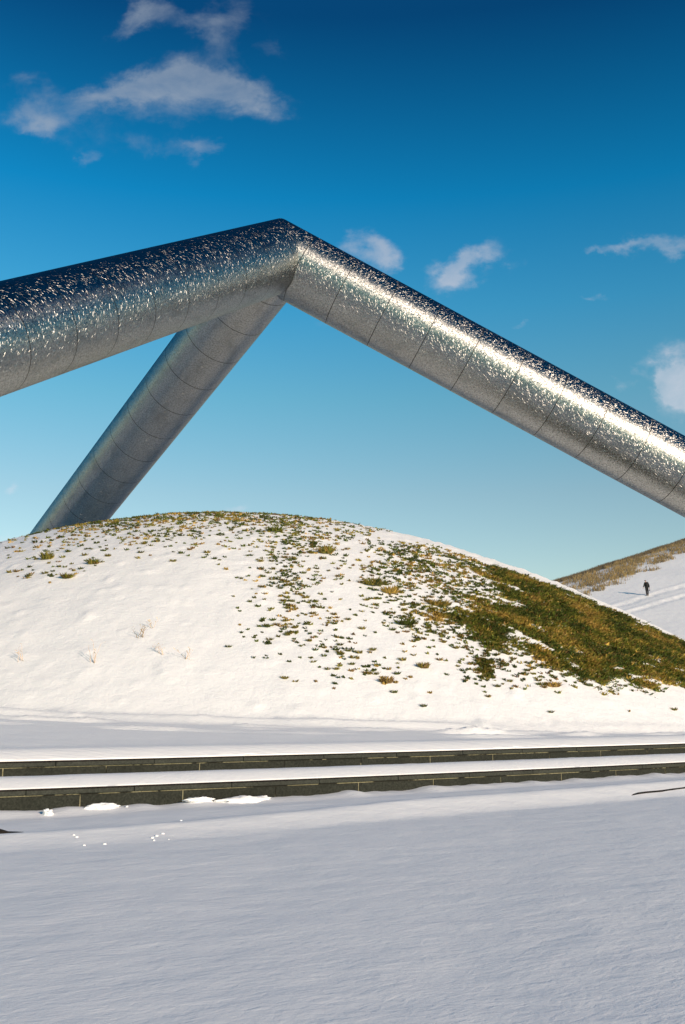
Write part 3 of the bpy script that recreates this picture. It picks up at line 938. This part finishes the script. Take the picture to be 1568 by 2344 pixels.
n = 9500
ct = rng.random(n * 3) * 75 - 15; cc_ = -(rng.random(n * 3) ** 1.0) * 14 + 1.5
wd = np.interp(ct, [0, 10, 25, 35, 60], [9.5, 8.5, 6.2, 5.5, 6])
band = fbm(ct * 0.12, cc_ * 0.35, 3, ox=5)
dens = np.where(cc_ > -1.8, 1.0, np.clip(0.42 + 1.1 * band, 0.05, 0.9)) * (-cc_ < wd * (1 + 0.4 * perlin(ct * 0.3, 1.1)))
k = rng.random(n * 3) < dens; ct, cc_ = ct[k][:n], cc_[k][:n]
gx = CX0 + ct * CDX - cc_ * CDY; gy = CY0 + ct * CDY + cc_ * CDX
gz = hill_z(gx, gy)
V = []; CO = []
hues = np.array([(0.18, 0.14, 0.075), (0.27, 0.20, 0.09), (0.11, 0.09, 0.06), (0.31, 0.22, 0.09), (0.07, 0.06, 0.05)])
for x, y, z, c_ in zip(gx, gy, gz, cc_):
    m_ = 4; hh = (0.22 + 0.36 * rng.random(m_)) * (0.8 if c_ > -1.8 else 1.0); a = rng.random(m_) * 6.28; w = 0.03
    bx = x + rng.normal(0, 0.16, m_); by = y + rng.normal(0, 0.16, m_)
    v = np.zeros((m_, 3, 3)); v[:, 0] = np.stack([bx - w, by, np.full(m_, z - .05)], -1); v[:, 1] = np.stack([bx + w, by, np.full(m_, z - .05)], -1)
    v[:, 2] = np.stack([bx + 0.12 * np.cos(a), by + .12 * np.sin(a), z + hh], -1)
    hc = hues[(2, 4, 0)[rng.integers(3)] if c_ > -1.8 else rng.integers(4)] * (0.7 + 0.6 * rng.random())
    V.append(v.reshape(-1, 3)); CO.append(np.tile(hc, (m_ * 3, 1)))
V = np.concatenate(V); CO = np.concatenate(CO)
me = np_mesh('dry_grass', V, np.arange(len(V)).reshape(-1, 3), M_BLADE, smooth=False); add_col(me, 'tone', CO)
link(bpy.data.objects.new('dry_grass', me), kind='stuff', label='tall brown dry grass along the crest of the far snowy hill', cat='grass')

# ------------------------------------------------------------------ walker on the far hill
M_BLACK = flat_mat('black_cloth', (0.004, 0.004, 0.005)); M_SKIN = flat_mat('skin', (0.36, 0.20, 0.14), 0.6)
M_DARK = flat_mat('dark_trousers', (0.006, 0.006, 0.007)); M_BOOT = flat_mat('boot_leather', (0.03, 0.018, 0.012), 0.6)


def skin_obj(name, pts, edges, radii, mat, parent=None, sub=1, rootv=0, **kw):
    me = bpy.data.meshes.new(name); me.from_pydata([tuple(p) for p in pts], edges, []); me.materials.append(mat)
    o = bpy.data.objects.new(name, me); link(o, parent, **kw)
    o.modifiers.new('skin', 'SKIN'); lay = me.skin_vertices[0] if me.skin_vertices else None
    for i, r in enumerate(radii):
        r = r if isinstance(r, tuple) else (r, r)
        lay.data[i].radius = r; lay.data[i].use_root = (i == rootv)
    sb = o.modifiers.new('smooth', 'SUBSURF'); sb.levels = sub; sb.render_levels = sub
    o.modifiers['skin'].use_smooth_shade = True
    return o


px_, py_ = 36.5, 119.0
pz = hz(px_, py_) - 0.03
# local frame: x right, y away, z up; walking to the left and towards us, head bowed
J = {'pel': (0.02, 0, .90), 'waist': (0.01, -.02, 1.06), 'chest': (-.03, -.08, 1.27), 'neck': (-.09, -.13, 1.44), 'head': (-.15, -.17, 1.54), 'crown': (-.15, -.16, 1.66),
     'nose': (-.19, -.26, 1.52),
     'shL': (-.20, -.06, 1.36), 'elL': (-.27, -.10, 1.10), 'wrL': (-.40, -.16, .90), 'haL': (-.43, -.18, .83),
     'shR': (.14, -.10, 1.37), 'elR': (.24, -.07, 1.10), 'wrR': (.26, -.12, .86), 'haR': (.265, -.14, .79),
     'hiL': (-.07, 0, .86), 'knL': (-.06, -.06, .47), 'anL': (.00, .02, .08), 'toL': (-.07, -.14, .035),
     'hiR': (.10, 0, .86), 'knR': (.13, -.02, .47), 'anR': (.14, .06, .08), 'toR': (.10, -.12, .035)}
names = list(J); ix = {k: i for i, k in enumerate(names)}
E_ = [('pel', 'waist'), ('waist', 'chest'), ('chest', 'neck'), ('neck', 'head'), ('head', 'crown'), ('head', 'nose'), ('chest', 'shL'), ('shL', 'elL'), ('elL', 'wrL'), ('wrL', 'haL'),
      ('chest', 'shR'), ('shR', 'elR'), ('elR', 'wrR'), ('wrR', 'haR'), ('pel', 'hiL'), ('hiL', 'knL'), ('knL', 'anL'), ('anL', 'toL'), ('pel', 'hiR'), ('hiR', 'knR'), ('knR', 'anR'), ('anR', 'toR')]
RD = {'pel': .13, 'waist': .12, 'chest': .14, 'neck': .055, 'head': .09, 'crown': .07, 'nose': .018, 'shL': .065, 'elL': .045, 'wrL': .03, 'haL': .035, 'shR': .065, 'elR': .045,
      'wrR': .03, 'haR': .035, 'hiL': .09, 'knL': .06, 'anL': .04, 'toL': .035, 'hiR': .09, 'knR': .06, 'anR': .04, 'toR': .035}
pts = [J[k] for k in names]; eds = [(ix[a], ix[b3]) for a, b3 in E_]; rds = [RD[k] for k in names]
for hd, sg in (('haL', -1), ('haR', 1)):
    h0 = Vector(J[hd])
    for f in range(5):
        off = Vector(((f - 2) * 0.012, -0.005 * abs(f - 2), -0.03 if f else 0.0)); ln = (0.05, 0.075, 0.085, 0.078, 0.06)[f]
        dirv = Vector((0.0, -0.25, -1)) if f else Vector((-sg * 0.6, -0.6, -0.5))
        i0 = len(pts); pts.append(tuple(h0 + off)); pts.append(tuple(h0 + off + dirv.normalized() * ln * 0.55)); pts.append(tuple(h0 + off + dirv.normalized() * ln + Vector((0, -0.012, 0))))
        eds += [(ix[hd], i0), (i0, i0 + 1), (i0 + 1, i0 + 2)]; rds += [.010, .009, .008]
person = skin_obj('person', pts, eds, rds, M_SKIN, None, 1, 0, label='person in black walking with bowed head across the snowy far hill', cat='person')
person.location = (px_, py_, pz + 0.0); person.scale = (1.12, 1.12, 1.12)


def cloth(name, keys, edges, rad, mat):
    ks = keys; id2 = {k: i for i, k in enumerate(ks)}
    return skin_obj(name, [J[k] if isinstance(k, str) else k for k in ks], [(id2[a], id2[b3]) for a, b3 in edges], rad, mat, person, 1, 0)


J['hem'] = (.03, 0, .80)
cloth('jacket', ['waist', 'hem', 'chest', 'neck', 'shL', 'elL', 'wrL', 'shR', 'elR', 'wrR'],
      [('waist', 'hem'), ('waist', 'chest'), ('chest', 'neck'), ('chest', 'shL'), ('shL', 'elL'), ('elL', 'wrL'), ('chest', 'shR'), ('shR', 'elR'), ('elR', 'wrR')],
      [.19, .185, .20, .105, .105, .082, .055, .105, .088, .06], M_BLACK)
cloth('trousers', ['pel', 'hiL', 'knL', 'anL', 'hiR', 'knR', 'anR'], [('pel', 'hiL'), ('hiL', 'knL'), ('knL', 'anL'), ('pel', 'hiR'), ('hiR', 'knR'), ('knR', 'anR')],
      [.15, .11, .085, .07, .11, .085, .07], M_DARK)
J['hat0'] = (-.145, -.14, 1.56); J['hat1'] = (-.145, -.145, 1.68)
cloth('hood', ['hat0', 'hat1'], [('hat0', 'hat1')], [.15, .11], M_BLACK)
for a, b3 in (('anL', 'toL'), ('anR', 'toR')):
    cloth('boot', [a, b3], [(a, b3)], [.065, .05], M_BOOT)

# the small thing hanging from the walker's hand
bmx = bmesh.new(); bmesh.ops.create_uvsphere(bmx, u_segments=14, v_segments=10, radius=1)
for v in bmx.verts: v.co = Vector((v.co.x * .075, v.co.y * .06, v.co.z * .065))
hx = Vector(J['haR'])
ret = bmesh.ops.create_cone(bmx, cap_ends=True, segments=8, radius1=.008, radius2=.008, depth=.12)
for v in ret['verts']: v.co.z += .11
bag = put('hand_bag', bmx, M_BLACK, None, True, label='small round black thing hanging from the right hand of the walker', cat='bag')
bag.location = (px_ + hx.x * 1.12, py_ + hx.y * 1.12 - 0.01, pz + hx.z * 1.12 - 0.23)
